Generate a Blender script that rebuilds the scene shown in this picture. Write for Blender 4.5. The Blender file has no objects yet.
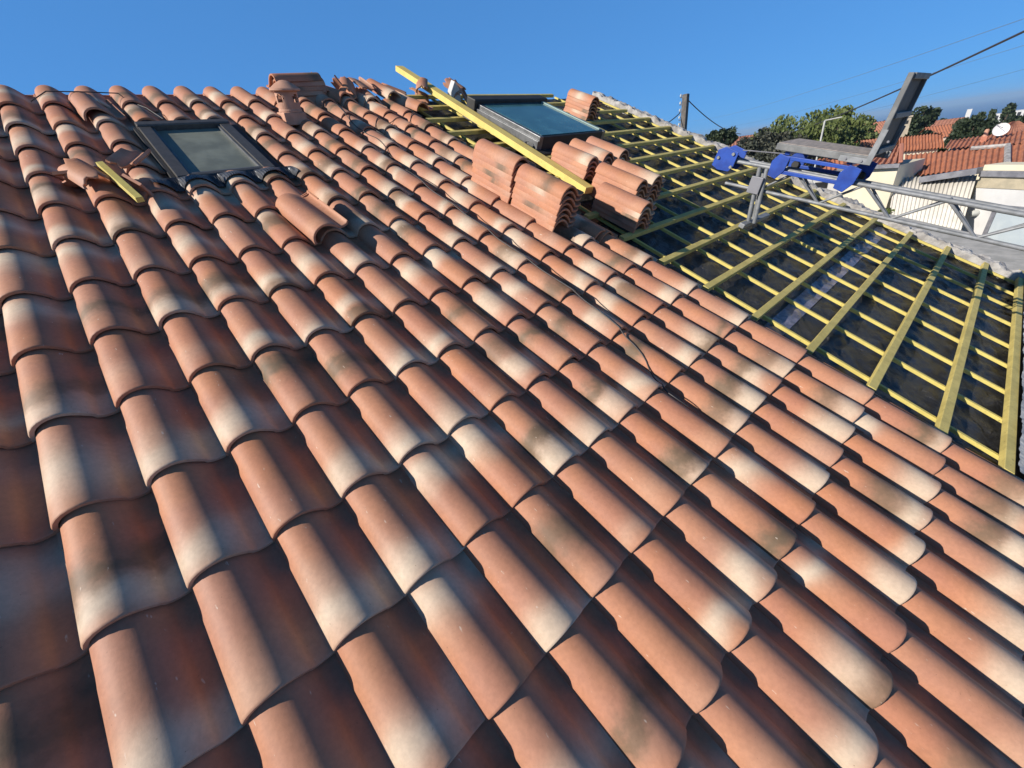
import bpy, math, random
from mathutils import Vector, Matrix
rnd = random.Random(7)
S = bpy.context.scene
COL = S.collection

# ------------------------------------------------------------------ frames
HAZE = .00026
CW, BL = 0.206, 0.3601            # tile column width, exposed course length (m)
PITCH = math.radians(25.07)
U = Vector((1, 0, 0)); V = Vector((0, -math.cos(PITCH), -math.sin(PITCH))); N = Vector((0, -math.sin(PITCH), math.cos(PITCH)))
O = -(U*0.03243 + V*0.29076 + N*1.26756)          # the camera stands at the world origin
def Rw(u, v, h=0.0): return O + U*u + V*v + N*h   # roof metres -> world
def Rc(i, j, h=0.0): return Rw(i*CW, j*BL, h)     # roof columns / courses -> world
ROOF = Matrix((U, -V, N)).transposed()            # local x across, y up the slope, z off the roof
R_ = [[0.7239061622525246, 0.6662934697104085, -0.17892143659742654], [-0.40774773849634616, 0.6224093396528576, 0.6680931040386582], [0.5565084455818592, -0.41068190383088343, 0.7222456118675308]]
F_ = 399.5
def r2w(a): return U*a[0] + V*a[1] - N*a[2]
CX, CY, CZ = (r2w(r) for r in R_)
def ray(x, y): return (CX*((x-512)/F_) + CY*((y-384)/F_) + CZ).normalized()
def hp(x, y, d):                                  # point seen at x, y and d metres away over the ground
    r = ray(x, y); return r*(d/math.hypot(r.x, r.y))
def rp(x, y, h=0.0):                              # point seen at x, y on the plane h above the roof -> (u, v)
    r = ray(x, y); q = Rw(0, 0, h); k = q.dot(N)/r.dot(N); p = r*k - O
    return p.dot(U), p.dot(V)
def proj(p): return (F_*p.dot(CX)/p.dot(CZ)+512, F_*p.dot(CY)/p.dot(CZ)+384)

cam = bpy.data.cameras.new('camera'); co = bpy.data.objects.new('camera', cam); COL.objects.link(co)
cam.sensor_width = 36; cam.lens = 36*F_/1024; cam.clip_start = 0.02; cam.clip_end = 60000
co.matrix_world = Matrix((CX, -CY, -CZ)).transposed().to_4x4()
S.camera = co

# ------------------------------------------------------------------ materials
def newmat(name):
    m = bpy.data.materials.new(name); m.use_nodes = True
    nt = m.node_tree; b = nt.nodes['Principled BSDF']
    return m, nt, b
def nd(nt, t, **kw):
    n = nt.nodes.new(t)
    for k, v in kw.items():
        if k.startswith('i_'):
            key = k[2:]; n.inputs[int(key) if key.isdigit() else key.replace('_', ' ')].default_value = v
        else: setattr(n, k, v)
    return n
def math_(nt, op, a, b=None, clamp=False):
    n = nt.nodes.new('ShaderNodeMath'); n.operation = op; n.use_clamp = clamp
    for k, v in enumerate((a, b)):
        if v is None: continue
        if isinstance(v, (int, float)): n.inputs[k].default_value = v
        else: nt.links.new(v, n.inputs[k])
    return n.outputs[0]
def mixc(nt, f, a, b, bt='MIX'):
    n = nt.nodes.new('ShaderNodeMix'); n.data_type = 'RGBA'; n.blend_type = bt
    for k, v in ((0, f), (6, a), (7, b)):
        if isinstance(v, (int, float)): n.inputs[k].default_value = v
        elif isinstance(v, tuple): n.inputs[k].default_value = (*v[:3], 1)
        else: nt.links.new(v, n.inputs[k])
    return n.outputs[2]
def ramp(nt, f, lo, hi):
    n = nt.nodes.new('ShaderNodeMapRange'); n.interpolation_type = 'SMOOTHSTEP'
    nt.links.new(f, n.inputs[0]); n.inputs[1].default_value = lo; n.inputs[2].default_value = hi
    return n.outputs[0]
def noise(nt, vec, scale, detail=3, rough=.5, w=None, dist=0):
    n = nt.nodes.new('ShaderNodeTexNoise'); n.inputs['Scale'].default_value = scale; n.inputs['Detail'].default_value = detail
    n.inputs['Roughness'].default_value = rough; n.inputs['Distortion'].default_value = dist
    if w is not None: n.noise_dimensions = '4D'; nt.links.new(w, n.inputs['W'])
    if vec is not None: nt.links.new(vec, n.inputs['Vector'])
    return n.outputs['Fac']
def objvec(nt, scale=None):
    t = nt.nodes.new('ShaderNodeTexCoord').outputs['Object']
    if scale:
        m = nt.nodes.new('ShaderNodeMapping'); m.inputs['Scale'].default_value = scale; nt.links.new(t, m.inputs['Vector']); t = m.outputs[0]
    return t
def bump(nt, b, h, s=.3, d=.01):
    n = nt.nodes.new('ShaderNodeBump'); n.inputs['Strength'].default_value = s; n.inputs['Distance'].default_value = d
    nt.links.new(h, n.inputs['Height']); nt.links.new(n.outputs[0], b.inputs['Normal'])
def mat(name, c1, c2=None, rough=.7, scale=4, metal=0, stretch=None, bs=.2, bd=.01, spec=.5, det=4, lo=.35, hi=.65):
    m, nt, b = newmat(name); v = objvec(nt, stretch)
    f = noise(nt, v, scale, det, .6)
    nt.links.new(mixc(nt, ramp(nt, f, lo, hi), c1, c2 or tuple(x*.8 for x in c1)), b.inputs['Base Color'])
    b.inputs['Roughness'].default_value = rough; b.inputs['Metallic'].default_value = metal; b.inputs['Specular IOR Level'].default_value = spec
    bump(nt, b, f, bs, bd); return m

def tile_material():
    m, nt, b = newmat('terracotta'); L = nt.links
    tc = objvec(nt); sep = nt.nodes.new('ShaderNodeSeparateXYZ'); L.new(tc, sep.inputs[0])
    def at(n):
        a = nt.nodes.new('ShaderNodeAttribute'); a.attribute_type = 'OBJECT'; a.attribute_name = n; return a.outputs['Fac']
    w = math_(nt, 'MULTIPLY', at('seed'), 37.0)
    n1 = noise(nt, tc, 6, 1, .5, w); n2 = noise(nt, tc, 22, 4, .6, w); n3 = noise(nt, tc, 6, 1, .5, math_(nt, 'ADD', w, 5.3))
    t = math_(nt, 'ADD', math_(nt, 'DIVIDE', sep.outputs[1], BL), math_(nt, 'MULTIPLY', math_(nt, 'SUBTRACT', n1, .5), 0.45))
    def band(pos, wid, nn, amp):
        tt = math_(nt, 'ADD', t, math_(nt, 'MULTIPLY', math_(nt, 'SUBTRACT', nn, .5), amp))
        d = math_(nt, 'DIVIDE', math_(nt, 'SUBTRACT', tt, at(pos)), at(wid))
        return math_(nt, 'EXPONENT', math_(nt, 'MULTIPLY', math_(nt, 'MULTIPLY', d, d), -1.0))
    ta = mixc(nt, ramp(nt, n3, .35, .65), (.57, .245, .125), (.51, .22, .13))
    ta = mixc(nt, at('pink'), ta, (.50, .285, .20))
    cream = math_(nt, 'MULTIPLY', band('cream', 'creamw', n3, .3), at('creama'), True)
    ta = mixc(nt, cream, ta, (.70, .55, .40))
    olive = math_(nt, 'MULTIPLY', band('olive', 'olivew', n2, .35), at('olivea'), True)
    ta = mixc(nt, olive, ta, (.19, .13, .08))
    fine = noise(nt, tc, 70, 5, .65, w)
    ta = mixc(nt, .28, ta, mixc(nt, ramp(nt, fine, .3, .7), (.5, .5, .5), (1, 1, 1)), 'MULTIPLY')
    # lime and scuff specks
    sm = nt.nodes.new('ShaderNodeMapping'); sm.inputs['Scale'].default_value = (1, .35, 1); L.new(tc, sm.inputs[0])
    sp = noise(nt, sm.outputs[0], 95, 2, .5, w)
    ta = mixc(nt, math_(nt, 'MULTIPLY', ramp(nt, sp, .70, .77), .65), ta, (.70, .58, .46))
    dk = noise(nt, tc, 160, 2, .5, w)
    ta = mixc(nt, math_(nt, 'MULTIPLY', ramp(nt, dk, .70, .78), .5), ta, (.16, .08, .05))
    L.new(ta, b.inputs['Base Color'])
    b.inputs['Roughness'].default_value = .62; b.inputs['Specular IOR Level'].default_value = .35
    pit = noise(nt, tc, 240, 3, .6, w)
    bump(nt, b, math_(nt, 'ADD', math_(nt, 'ADD', math_(nt, 'MULTIPLY', fine, .6), math_(nt, 'MULTIPLY', pit, .25)), math_(nt, 'MULTIPLY', noise(nt, tc, 14, 2, .5, w), 1.2)), .22, .003)
    return m
M_TILE = tile_material()
def wood(name, a, b_, scale=9):
    m, nt, b = newmat(name); v = objvec(nt, (1, 1, 1))
    g = nt.nodes.new('ShaderNodeTexCoord').outputs['Generated']
    n = noise(nt, v, scale, 5, .65, None, .6); n2 = noise(nt, v, 60, 3, .6)
    c = mixc(nt, ramp(nt, n, .3, .7), a, b_)
    c = mixc(nt, math_(nt, 'MULTIPLY', ramp(nt, n2, .62, .72), .6), c, tuple(x*.45 for x in b_))
    nt.links.new(c, b.inputs['Base Color']); b.inputs['Roughness'].default_value = .75; bump(nt, b, n2, .3, .003); return m
M_BATT = wood('treated_batten', (.70, .565, .18), (.52, .42, .13))
M_CBATT = wood('fresh_batten', (.70, .58, .16), (.58, .47, .13))
M_PLANK = wood('new_pine', (.82, .64, .19), (.72, .53, .15), 5)
def membrane():
    m, nt, b = newmat('roof_membrane'); v = objvec(nt)
    n = noise(nt, v, 3.5, 4, .6, None, 1.0); s = noise(nt, objvec(nt, (3, 1, 1)), 7, 6, .75, None, 2.2)
    c = mixc(nt, ramp(nt, n, .3, .75), (.018, .018, .018), (.034, .033, .033))
    c = mixc(nt, math_(nt, 'MULTIPLY', ramp(nt, s, .60, .72), .5), c, (.16, .17, .17))
    nt.links.new(c, b.inputs['Base Color']); b.inputs['Roughness'].default_value = .40
    b.inputs['Specular IOR Level'].default_value = .5
    bump(nt, b, math_(nt, 'ADD', n, math_(nt, 'MULTIPLY', s, .5)), .8, .04); return m
M_MEMB = membrane()
M_TAPE = mat('tape', (.10, .10, .14), (.22, .21, .27), .35, 16, bs=.6, bd=.02)
M_MORTAR = mat('lime_mortar', (.48, .46, .43), (.27, .255, .24), .9, 9, bs=.8, bd=.03)
M_GREYREND = mat('grey_render', (.50, .50, .49), (.36, .36, .36), .9, 12, bs=.8, bd=.02)
M_WALL = mat('wall_render', (.62, .55, .43), (.55, .48, .37), .9, 3)
M_ALU = mat('galvanised', (.30, .31, .32), (.21, .22, .225), .6, 18, metal=.3, bs=.1)
M_ALUD = mat('aluminium', (.24, .245, .24), (.15, .155, .155), .6, 10, metal=.25, bs=.1)
M_ALUB = mat('dark_deck', (.07, .07, .072), (.04, .042, .045), .6, 9, metal=.2)
M_PLY = mat('weathered_board', (.40, .34, .29), (.28, .245, .215), .8, 10, stretch=(1, 5, 1))
M_BLUE = mat('blue_paint', (.016, .075, .40), (.010, .045, .27), .45, 7)
M_RUB = mat('black_rubber', (.02, .02, .02), (.03, .03, .03), .6, 10)
M_FRAME = mat('window_aluminium', (.115, .108, .10), (.09, .085, .08), .42, 30, metal=.35, bs=.05)
M_FRAMEL = mat('bright_flashing', (.24, .245, .25), (.16, .165, .17), .42, 12, metal=.6, bs=.1)
M_APRON = mat('lead_apron', (.085, .09, .10), (.045, .048, .055), .38, 40, metal=.4, bs=.5, bd=.004)
def glass(name, c, r, coat=.0):
    m, nt, b = newmat(name); v = objvec(nt); n = noise(nt, v, 5, 5, .65)
    nt.links.new(mixc(nt, ramp(nt, n, .35, .7), c, tuple(x*1.5+.006 for x in c)), b.inputs['Base Color'])
    nt.links.new(math_(nt, 'ADD', math_(nt, 'MULTIPLY', n, .2), r), b.inputs['Roughness'])
    b.inputs['Specular IOR Level'].default_value = .6; b.inputs['IOR'].default_value = 1.55; return m
M_GLASS1 = glass('grey_reflection_glass', (.17, .18, .14), .30)  # the grey this pane reflects is painted into its base colour
M_GLASS2 = glass('teal_glass', (.045, .13, .14), .05)
M_WHITE = mat('white_render', (.66, .65, .63), (.58, .575, .56), .9, 2)
M_CREAM = mat('cream_render', (.74, .67, .50), (.68, .61, .45), .9, 2)
M_TAN = mat('tan_render', (.50, .43, .30), (.40, .35, .25), .9, 5)
M_PINK = mat('pink_render', (.66, .52, .42), (.58, .46, .38), .9, 2)
M_STONE = mat('beige_stone', (.50, .43, .32), (.38, .32, .24), .9, 8)
M_GUT = mat('grey_metal', (.24, .24, .26), (.16, .16, .18), .5, 6)
M_DARK = mat('dark_opening', (.035, .035, .04), (.02, .02, .02), .4, 3)
M_RTILE = mat('red_roofing', (.48, .185, .095), (.35, .13, .07), .85, 5, det=6)
M_RTILE2 = mat('faded_roofing', (.46, .20, .12), (.33, .14, .09), .85, 3, det=6)
M_CORR = mat('corrugated_sheet', (.74, .70, .62), (.60, .56, .48), .7, 2)
M_CONC = mat('concrete', (.48, .46, .42), (.34, .33, .30), .9, 4)
M_POLE = mat('weathered_pole', (.17, .15, .13), (.10, .09, .08), .85, 8)
M_LAMP = mat('pale_pole', (.55, .55, .50), (.45, .45, .42), .6, 8)
M_WIRE = mat('black_cable', (.05, .045, .045), (.05, .045, .045), .6, 4)
M_THIN = mat('thin_line', (.16, .22, .30), (.14, .20, .28), .6, 4)
M_DISH = mat('dish_white', (.78, .78, .76), (.72, .72, .70), .5, 4)
M_BARK = mat('bark', (.14, .10, .07), (.08, .06, .045), .95, 10)
M_GROUND = mat('dry_ground', (.20, .17, .11), (.10, .10, .05), .95, .05, det=8)
M_VENT = mat('vent_clay', (.60, .33, .22), (.48, .26, .17), .8, 14)
M_BUFF = mat('broken_clay', (.52, .21, .13), (.42, .16, .10), .9, 25)
def leafmat(name, a, b_, c_):
    m, nt, b = newmat(name)
    g = nt.nodes.new('ShaderNodeNewGeometry'); n = noise(nt, objvec(nt), .6, 3)
    c = mixc(nt, g.outputs['Random Per Island'], a, b_)
    c = mixc(nt, ramp(nt, n, .45, .7), c, c_)
    nt.links.new(c, b.inputs['Base Color']); b.inputs['Roughness'].default_value = .7; return m
M_OLIVE = leafmat('olive_green_leaves', (.078, .105, .022), (.12, .15, .034), (.05, .07, .018))
M_GREYG = leafmat('grey_green_leaves', (.075, .080, .055), (.115, .115, .08), (.045, .055, .036))
M_DGREEN = leafmat('dark_green_leaves', (.032, .052, .022), (.055, .075, .03), (.022, .038, .018))
def seamat():
    m, nt, b = newmat('sea_water'); b.inputs['Base Color'].default_value = (.012, .055, .16, 1); b.inputs['Roughness'].default_value = .35
    bump(nt, b, noise(nt, objvec(nt), .05, 4), .3, 1.0); return m
M_SEA = seamat()

# ------------------------------------------------------------------ mesh helpers
class MB:
    def __init__(s): s.v = []; s.f = []
    def quad(s, a, b, c, d):
        n = len(s.v); s.v += [a, b, c, d]; s.f.append((n, n+1, n+2, n+3))
    def hexa(s, p):                                 # 8 corners, bottom 4 then top 4
        n = len(s.v); s.v += list(p)
        for f in ((3, 2, 1, 0), (4, 5, 6, 7), (0, 1, 5, 4), (1, 2, 6, 5), (2, 3, 7, 6), (3, 0, 4, 7)): s.f.append(tuple(n+k for k in f))
    def box(s, o, a, b, c):                         # corner o and three edge vectors
        s.hexa([o, o+a, o+a+b, o+b, o+c, o+a+c, o+a+b+c, o+b+c])
    def bar(s, p, q, w, h, up=N):                   # bar from p to q, w wide, h high, centred
        d = (q-p); x = d.cross(up).normalized()*w; z = x.cross(d).normalized()*h
        s.box(p-x/2-z/2, d, x, z)
    def rbox(s, u0, u1, v0, v1, h0, h1):
        s.hexa([Rw(u0, v1, h0), Rw(u1, v1, h0), Rw(u1, v0, h0), Rw(u0, v0, h0), Rw(u0, v1, h1), Rw(u1, v1, h1), Rw(u1, v0, h1), Rw(u0, v0, h1)])
    def tube(s, pts, r, n=8, cap=True):
        pts = [Vector(p) for p in pts]; base = len(s.v)
        rs = r if isinstance(r, list) else [r]*len(pts)
        ref = None
        for k, p in enumerate(pts):
            d = (pts[min(k+1, len(pts)-1)] - pts[max(k-1, 0)]).normalized()
            if ref is None:
                ref = Vector((0, 0, 1)) if abs(d.z) < .9 else Vector((1, 0, 0))
            x = d.cross(ref).normalized(); y = d.cross(x).normalized(); ref = -y if False else ref
            for a in range(n):
                t = 2*math.pi*a/n; s.v.append(p + (x*math.cos(t)+y*math.sin(t))*rs[k])
        for k in range(len(pts)-1):
            for a in range(n):
                s.f.append((base+k*n+a, base+k*n+(a+1) % n, base+(k+1)*n+(a+1) % n, base+(k+1)*n+a))
        if cap:
            s.f.append(tuple(base+a for a in range(n))[::-1]); s.f.append(tuple(base+(len(pts)-1)*n+a for a in range(n)))
    def lathe(s, c, axis, prof, n=24):
        x = axis.orthogonal().normalized(); y = axis.cross(x).normalized(); base = len(s.v)
        for (r, z) in prof:
            for a in range(n):
                t = 2*math.pi*a/n; s.v.append(c+axis*z+(x*math.cos(t)+y*math.sin(t))*r)
        for k in range(len(prof)-1):
            for a in range(n):
                s.f.append((base+k*n+a, base+k*n+(a+1) % n, base+(k+1)*n+(a+1) % n, base+(k+1)*n+a))
    def slab(s, pts, off):                          # polygon extruded by off
        n = len(s.v); k = len(pts); s.v += [Vector(p) for p in pts]+[Vector(p)+off for p in pts]
        s.f.append(tuple(range(n, n+k))); s.f.append(tuple(range(n+2*k-1, n+k-1, -1)))
        for a in range(k): s.f.append((n+a, n+(a+1) % k, n+k+(a+1) % k, n+k+a))
    def build(s, name, m, parent=None, smooth=False, bev=0, **props):
        me = bpy.data.meshes.new(name)
        org = Vector((0, 0, 0))
        if parent is None and s.v:
            org = sum((Vector(v) for v in s.v), Vector())/len(s.v); org.z = min(v[2] for v in s.v)
        po = parent_world(parent) if parent else org
        me.from_pydata([Vector(v)-po for v in s.v], [], s.f); me.materials.append(m)
        import bmesh
        bm = bmesh.new(); bm.from_mesh(me); bmesh.ops.recalc_face_normals(bm, faces=bm.faces); bm.to_mesh(me); bm.free()
        if smooth: me.shade_smooth(); me.set_sharp_from_angle(angle=math.radians(40))
        o = bpy.data.objects.new(name, me); COL.objects.link(o)
        if parent: o.parent = parent
        else: o.location = org
        if bev:
            b = o.modifiers.new('edge', 'BEVEL'); b.width = bev; b.segments = 2; b.limit_method = 'ANGLE'
        for k, v in props.items(): o[k] = v
        return o
def parent_world(p):
    w = Vector(p.location)
    while p.parent: p = p.parent; w = w+p.location
    return w
def thing(name, label, cat, loc, group=None):
    o = bpy.data.objects.new(name, None); COL.objects.link(o); o.location = loc; o.empty_display_size = .1
    o['label'] = label; o['category'] = cat
    if group: o['group'] = group
    return o

# ------------------------------------------------------------------ the roof tile
PROF = [(-0.0125, 0.0000), (-0.0113, 0.0100), (-0.0077, 0.0264), (0.0002, 0.0430), (0.0123, 0.0565), (0.0280, 0.0670), (0.0474, 0.0731), (0.0680, 0.0743), (0.0873, 0.0707), (0.1055, 0.0620), (0.1224, 0.0497), (0.1369, 0.0362), (0.1490, 0.0245), (0.1525, 0.0145), (0.1611, 0.0100), (0.1711, 0.0080), (0.1819, 0.0075), (0.1919, 0.0085), (0.1984, 0.0125), (0.2027, 0.0175), (0.2070, 0.0185)]
def prof_h(u):                                     # outer height of the laid profile over one column
    u = ((u + .0125) % CW) - .0125
    for (a, ha), (b, hb) in zip(PROF, PROF[1:]):
        if a <= u <= b: return ha+(hb-ha)*(u-a)/(b-a)
    return .018
TL, TH = .43, .0145                                # tile length and thickness
def tile_mesh(name, y0=0.0, y1=TL, jag=0, seed=0, x0=None, x1=None):
    r = random.Random(seed); vs = []; fs = []
    P = [p for p in PROF if (x0 is None or p[0] >= x0) and (x1 is None or p[0] <= x1)]
    n = len(P)
    ys = [y0, y0+.0022, y0+.007] + [y0+(y1-y0)*k/8 for k in range(1, 8)] + [y1-.004, y1]
    jags = [[(r.random()-.5)*jag for _ in range(n)] for _ in (0, 1)]
    def section(y, inner, k):
        out = []
        tap = 1-.075*(y/TL)                        # the roll narrows towards the head
        edge = (.0022 if y == ys[0] or y == ys[-1] else .0006 if y in (ys[1],) else 0)
        for q, (u, h) in enumerate(P):
            if u < .15: uu = .065+(u-.065)*tap; hh = h*(1-.04*y/TL)
            else: uu = u; hh = h
            a = P[max(q-1, 0)]; b = P[min(q+1, n-1)]; d = Vector((b[0]-a[0], b[1]-a[1])).normalized(); nx, nz = -d.y, d.x
            yy = y
            if jag:
                f = (y-y0)/(y1-y0); yy = y+jags[0][q]*(1-f)+jags[1][q]*f
            o = -(TH-edge) if inner else -edge
            out.append(Vector((uu+nx*o, yy, hh+nz*o-.0195*y/BL)))
        return out
    for inner in (0, 1):
        for y in ys: vs += section(y, inner, 0)
    m = len(ys); I = lambda inner, k, q: inner*m*n+k*n+q
    for k in range(m-1):
        for q in range(n-1):
            fs.append((I(0, k, q), I(0, k, q+1), I(0, k+1, q+1), I(0, k+1, q)))
            fs.append((I(1, k, q+1), I(1, k, q), I(1, k+1, q), I(1, k+1, q+1)))
        fs.append((I(1, k, 0), I(0, k, 0), I(0, k+1, 0), I(1, k+1, 0)))
        fs.append((I(0, k, n-1), I(1, k, n-1), I(1, k+1, n-1), I(0, k+1, n-1)))
    for q in range(n-1):
        fs.append((I(1, 0, q), I(1, 0, q+1), I(0, 0, q+1), I(0, 0, q)))
        fs.append((I(0, m-1, q), I(0, m-1, q+1), I(1, m-1, q+1), I(1, m-1, q)))
    def blk(xa, xb, ya, yb, za, zb):
        b = len(vs)
        for z in (za, zb):
            for (x, y) in ((xa, ya), (xb, ya), (xb, yb), (xa, yb)): vs.append(Vector((x, y, z-.0195*y/BL)))
        for f in ((3, 2, 1, 0), (4, 5, 6, 7), (0, 1, 5, 4), (1, 2, 6, 5), (2, 3, 7, 6), (3, 0, 4, 7)): fs.append(tuple(b+k for k in f))
    if not jag:                                    # head ribs, the stepped lock on the rim and the hanging nib below
        blk(.150, .196, TL-.030, TL-.024, .004, .0145); blk(.150, .196, TL-.012, TL-.006, .004, .0125)
        blk(.2005, .2085, .30, TL-.02, .010, .0215); blk(.156, .176, TL-.02, TL-.002, -.022, -.004)
    me = bpy.data.meshes.new(name); me.from_pydata(vs, [], fs); me.materials.append(M_TILE)
    me.shade_smooth(); me.set_sharp_from_angle(angle=math.radians(48)); return me
TILE = tile_mesh('roof_tile'); TILE_CUT = tile_mesh('cut_roof_tile', 0, .165, .004, 5)
ORD = ['zeroth', 'first', 'second', 'third', 'fourth', 'fifth', 'sixth', 'seventh', 'eighth', 'ninth', 'tenth', 'eleventh', 'twelfth', 'thirteenth', 'fourteenth', 'fifteenth', 'sixteenth', 'seventeenth', 'eighteenth', 'nineteenth', 'twentieth']
proto = None
def tint(o, kind=None):
    k = kind or rnd.choice(['cream', 'cream', 'cream', 'smudge', 'both', 'both', 'plain'])
    o['seed'] = rnd.random()*20; o['pink'] = rnd.random()*.35
    o['cream'] = rnd.choice([rnd.uniform(.0, .2), rnd.uniform(.1, .9)]); o['creamw'] = rnd.uniform(.15, .26)
    o['creama'] = {'cream': rnd.uniform(.85, 1), 'both': rnd.uniform(.75, 1), 'smudge': .12, 'plain': rnd.uniform(.1, .3)}[k]
    c = o['cream']; o['olive'] = c+rnd.choice((-1, 1))*rnd.uniform(.18, .32) if k == 'both' else rnd.uniform(.1, .75)
    if o['olive'] > .95 or o['olive'] < -.05: o['olive'] = c + (.25 if o['olive'] < 0 else -.25)
    o['olivew'] = rnd.uniform(.12, .22)
    o['olivea'] = {'cream': .1, 'both': rnd.uniform(.65, .95), 'smudge': rnd.uniform(.8, 1), 'plain': rnd.uniform(0, .12)}[k]
    return {'cream': 'with cream patch', 'smudge': 'with olive smudge', 'both': 'cream and olive blotched', 'plain': 'almost plain orange'}[k], k
def new_tile(mw, label, group, kind=None):
    global proto
    if proto is None:
        proto = bpy.data.objects.new('roof_tile', TILE); o = proto
    else: o = proto.copy()
    COL.objects.link(o); o.matrix_world = mw; o['kind'] = 'thing'; o['category'] = 'roof tile'; o['group'] = group
    word, k = tint(o, kind)
    o['label'] = label.replace('#', word)
    return o
def roofmat(u, v, h, yaw=0, roll=0, tip=0):
    r = ROOF @ Matrix.Rotation(yaw, 3, 'Z') @ Matrix.Rotation(tip, 3, 'X') @ Matrix.Rotation(roll, 3, 'Y')
    return Matrix.Translation(Rw(u, v, h)) @ r.to_4x4()

skip = {(i, j) for i in (2, 3, 4) for j in (-9, -8)} | {(12, -11)}
for j in range(-11, 6):
    for i in range(-4, 13):
        if (i, j) in skip: continue
        w = new_tile(roofmat(i*CW+rnd.uniform(-.0012, .0012), j*BL+rnd.uniform(-.003, .003), rnd.uniform(-.001, .002), rnd.uniform(-.010, .010), rnd.uniform(-.008, .008)),
                     'x', 'roof tiles laid on the near slope')
        if j == -7 and i in (2, 3, 4): w.data = TILE_CUT
        if w['creama'] > .5 and w['olivea'] > .5: kind = 'cream and olive'
        elif w['creama'] > .5: kind = 'cream patched'
        elif w['olivea'] > .5: kind = 'olive smudged'
        else: kind = 'plain orange'
        w['label'] = '%s roof tile, %s course below the ridge, %s column from the bare battens' % (kind, ORD[j+12], ORD[13-i])

# tiles out of line
new_tile(roofmat(.86*CW, -10.30*BL, .034, .05), 'orange roof tile slipped out of line at the ridge, under the thin cord', 'loose roof tiles', 'plain')
new_tile(roofmat(3.75*CW, -4.85*BL, .04, .08, -.36, .02), 'loose roof tile lying tilted on the laid tiles below the small skylight', 'loose roof tiles', 'plain')
new_tile(roofmat(12.4*CW, -11.1*BL, .04, .05, -.1, .05), 'loose roof tile perched highest on the broken ridge edge', 'loose roof tiles', 'cream')
new_tile(roofmat(13.2*CW, -10.35*BL, .02, .12, 0, 0), 'loose roof tile at the ridge with its end over the bare battens', 'loose roof tiles', 'cream')
new_tile(roofmat(11.1*CW, -10.95*BL, .025, -.25, .12, .0), 'loose roof tile askew on the ridge between the broken pieces', 'loose roof tiles', 'cream')
new_tile(roofmat(9.9*CW, -11.05*BL, .03, .30, -.1, .0), 'loose roof tile askew at the ridge beside the ridge stack', 'loose roof tiles', 'plain')
new_tile(roofmat(11.75*CW, -3.05*BL, .012, .0, .0, 0), 'low roof tile in the shade right below the double stacks', 'loose roof tiles', 'both')

STK = 'spare roof tiles stacked on the roof'
def stack(u, v, n, where, yaw=0.0, h0=.06, lean=0, step=.037, jit=.005, tip=0):
    for k in range(n):
        pos = 'top' if k == n-1 else 'bottom' if k == 0 else ORD[n-k]
        lab = '%s tile %sof the stack %s' % (pos, 'from top ' if pos not in ('top', 'bottom') else '', where)
        new_tile(roofmat(u+rnd.uniform(-jit, jit)+lean*k, v+rnd.uniform(-jit, jit), h0+k*step, yaw+rnd.uniform(-.014, .014), 0, tip), lab, STK, rnd.choice(['plain', 'plain', 'plain', 'cream', 'smudge']))
stack(10.4*CW, -4.75*BL, 7, 'on laid tiles, upper one left of the plank')
stack(10.4*CW, -3.5*BL, 7, 'on laid tiles, lower one left of the plank')
stack(15.5*CW, -5.15*BL, 5, 'nearest the plank below the large skylight', h0=.0)
stack(16.8*CW, -5.25*BL, 5, 'in the middle below the large skylight', h0=.0)
stack(18.1*CW, -5.3*BL, 5, 'farthest from the plank below the large skylight', h0=.0)
stack(13.95*CW, -2.95*BL, 5, 'on battens, lowest and closest to the plank foot', h0=.0)
stack(15.2*CW, -3.6*BL, 6, 'on battens, behind the lowest stack', h0=.0)
stack(16.4*CW, -3.65*BL, 6, 'on battens, outermost of the lower three', h0=.0)
stack(23.9*CW, -9.05*BL, 6, 'standing alone beyond the large skylight', h0=.0, yaw=-.08)
# the stack set across the ridge, its tiles turned a quarter
for k in range(6):
    pos = 'top' if k == 5 else 'bottom' if k == 0 else ORD[6-k]
    yaw = math.pi/2+rnd.uniform(-.04, .04)+.1
    new_tile(Matrix.Translation(Rw(9.6*CW+rnd.uniform(-.01, .01), -11.35*BL, -.01)+Vector((0, 0, .036*k))) @ Matrix.Rotation(yaw, 4, 'Z') @ Matrix.Rotation(.0, 4, 'X'),
             '%s roof tile %sof the crosswise stack on the ridge' % (pos, '' if pos in ('top', 'bottom') else 'from top '), STK, rnd.choice(['plain', 'smudge']))

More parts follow.
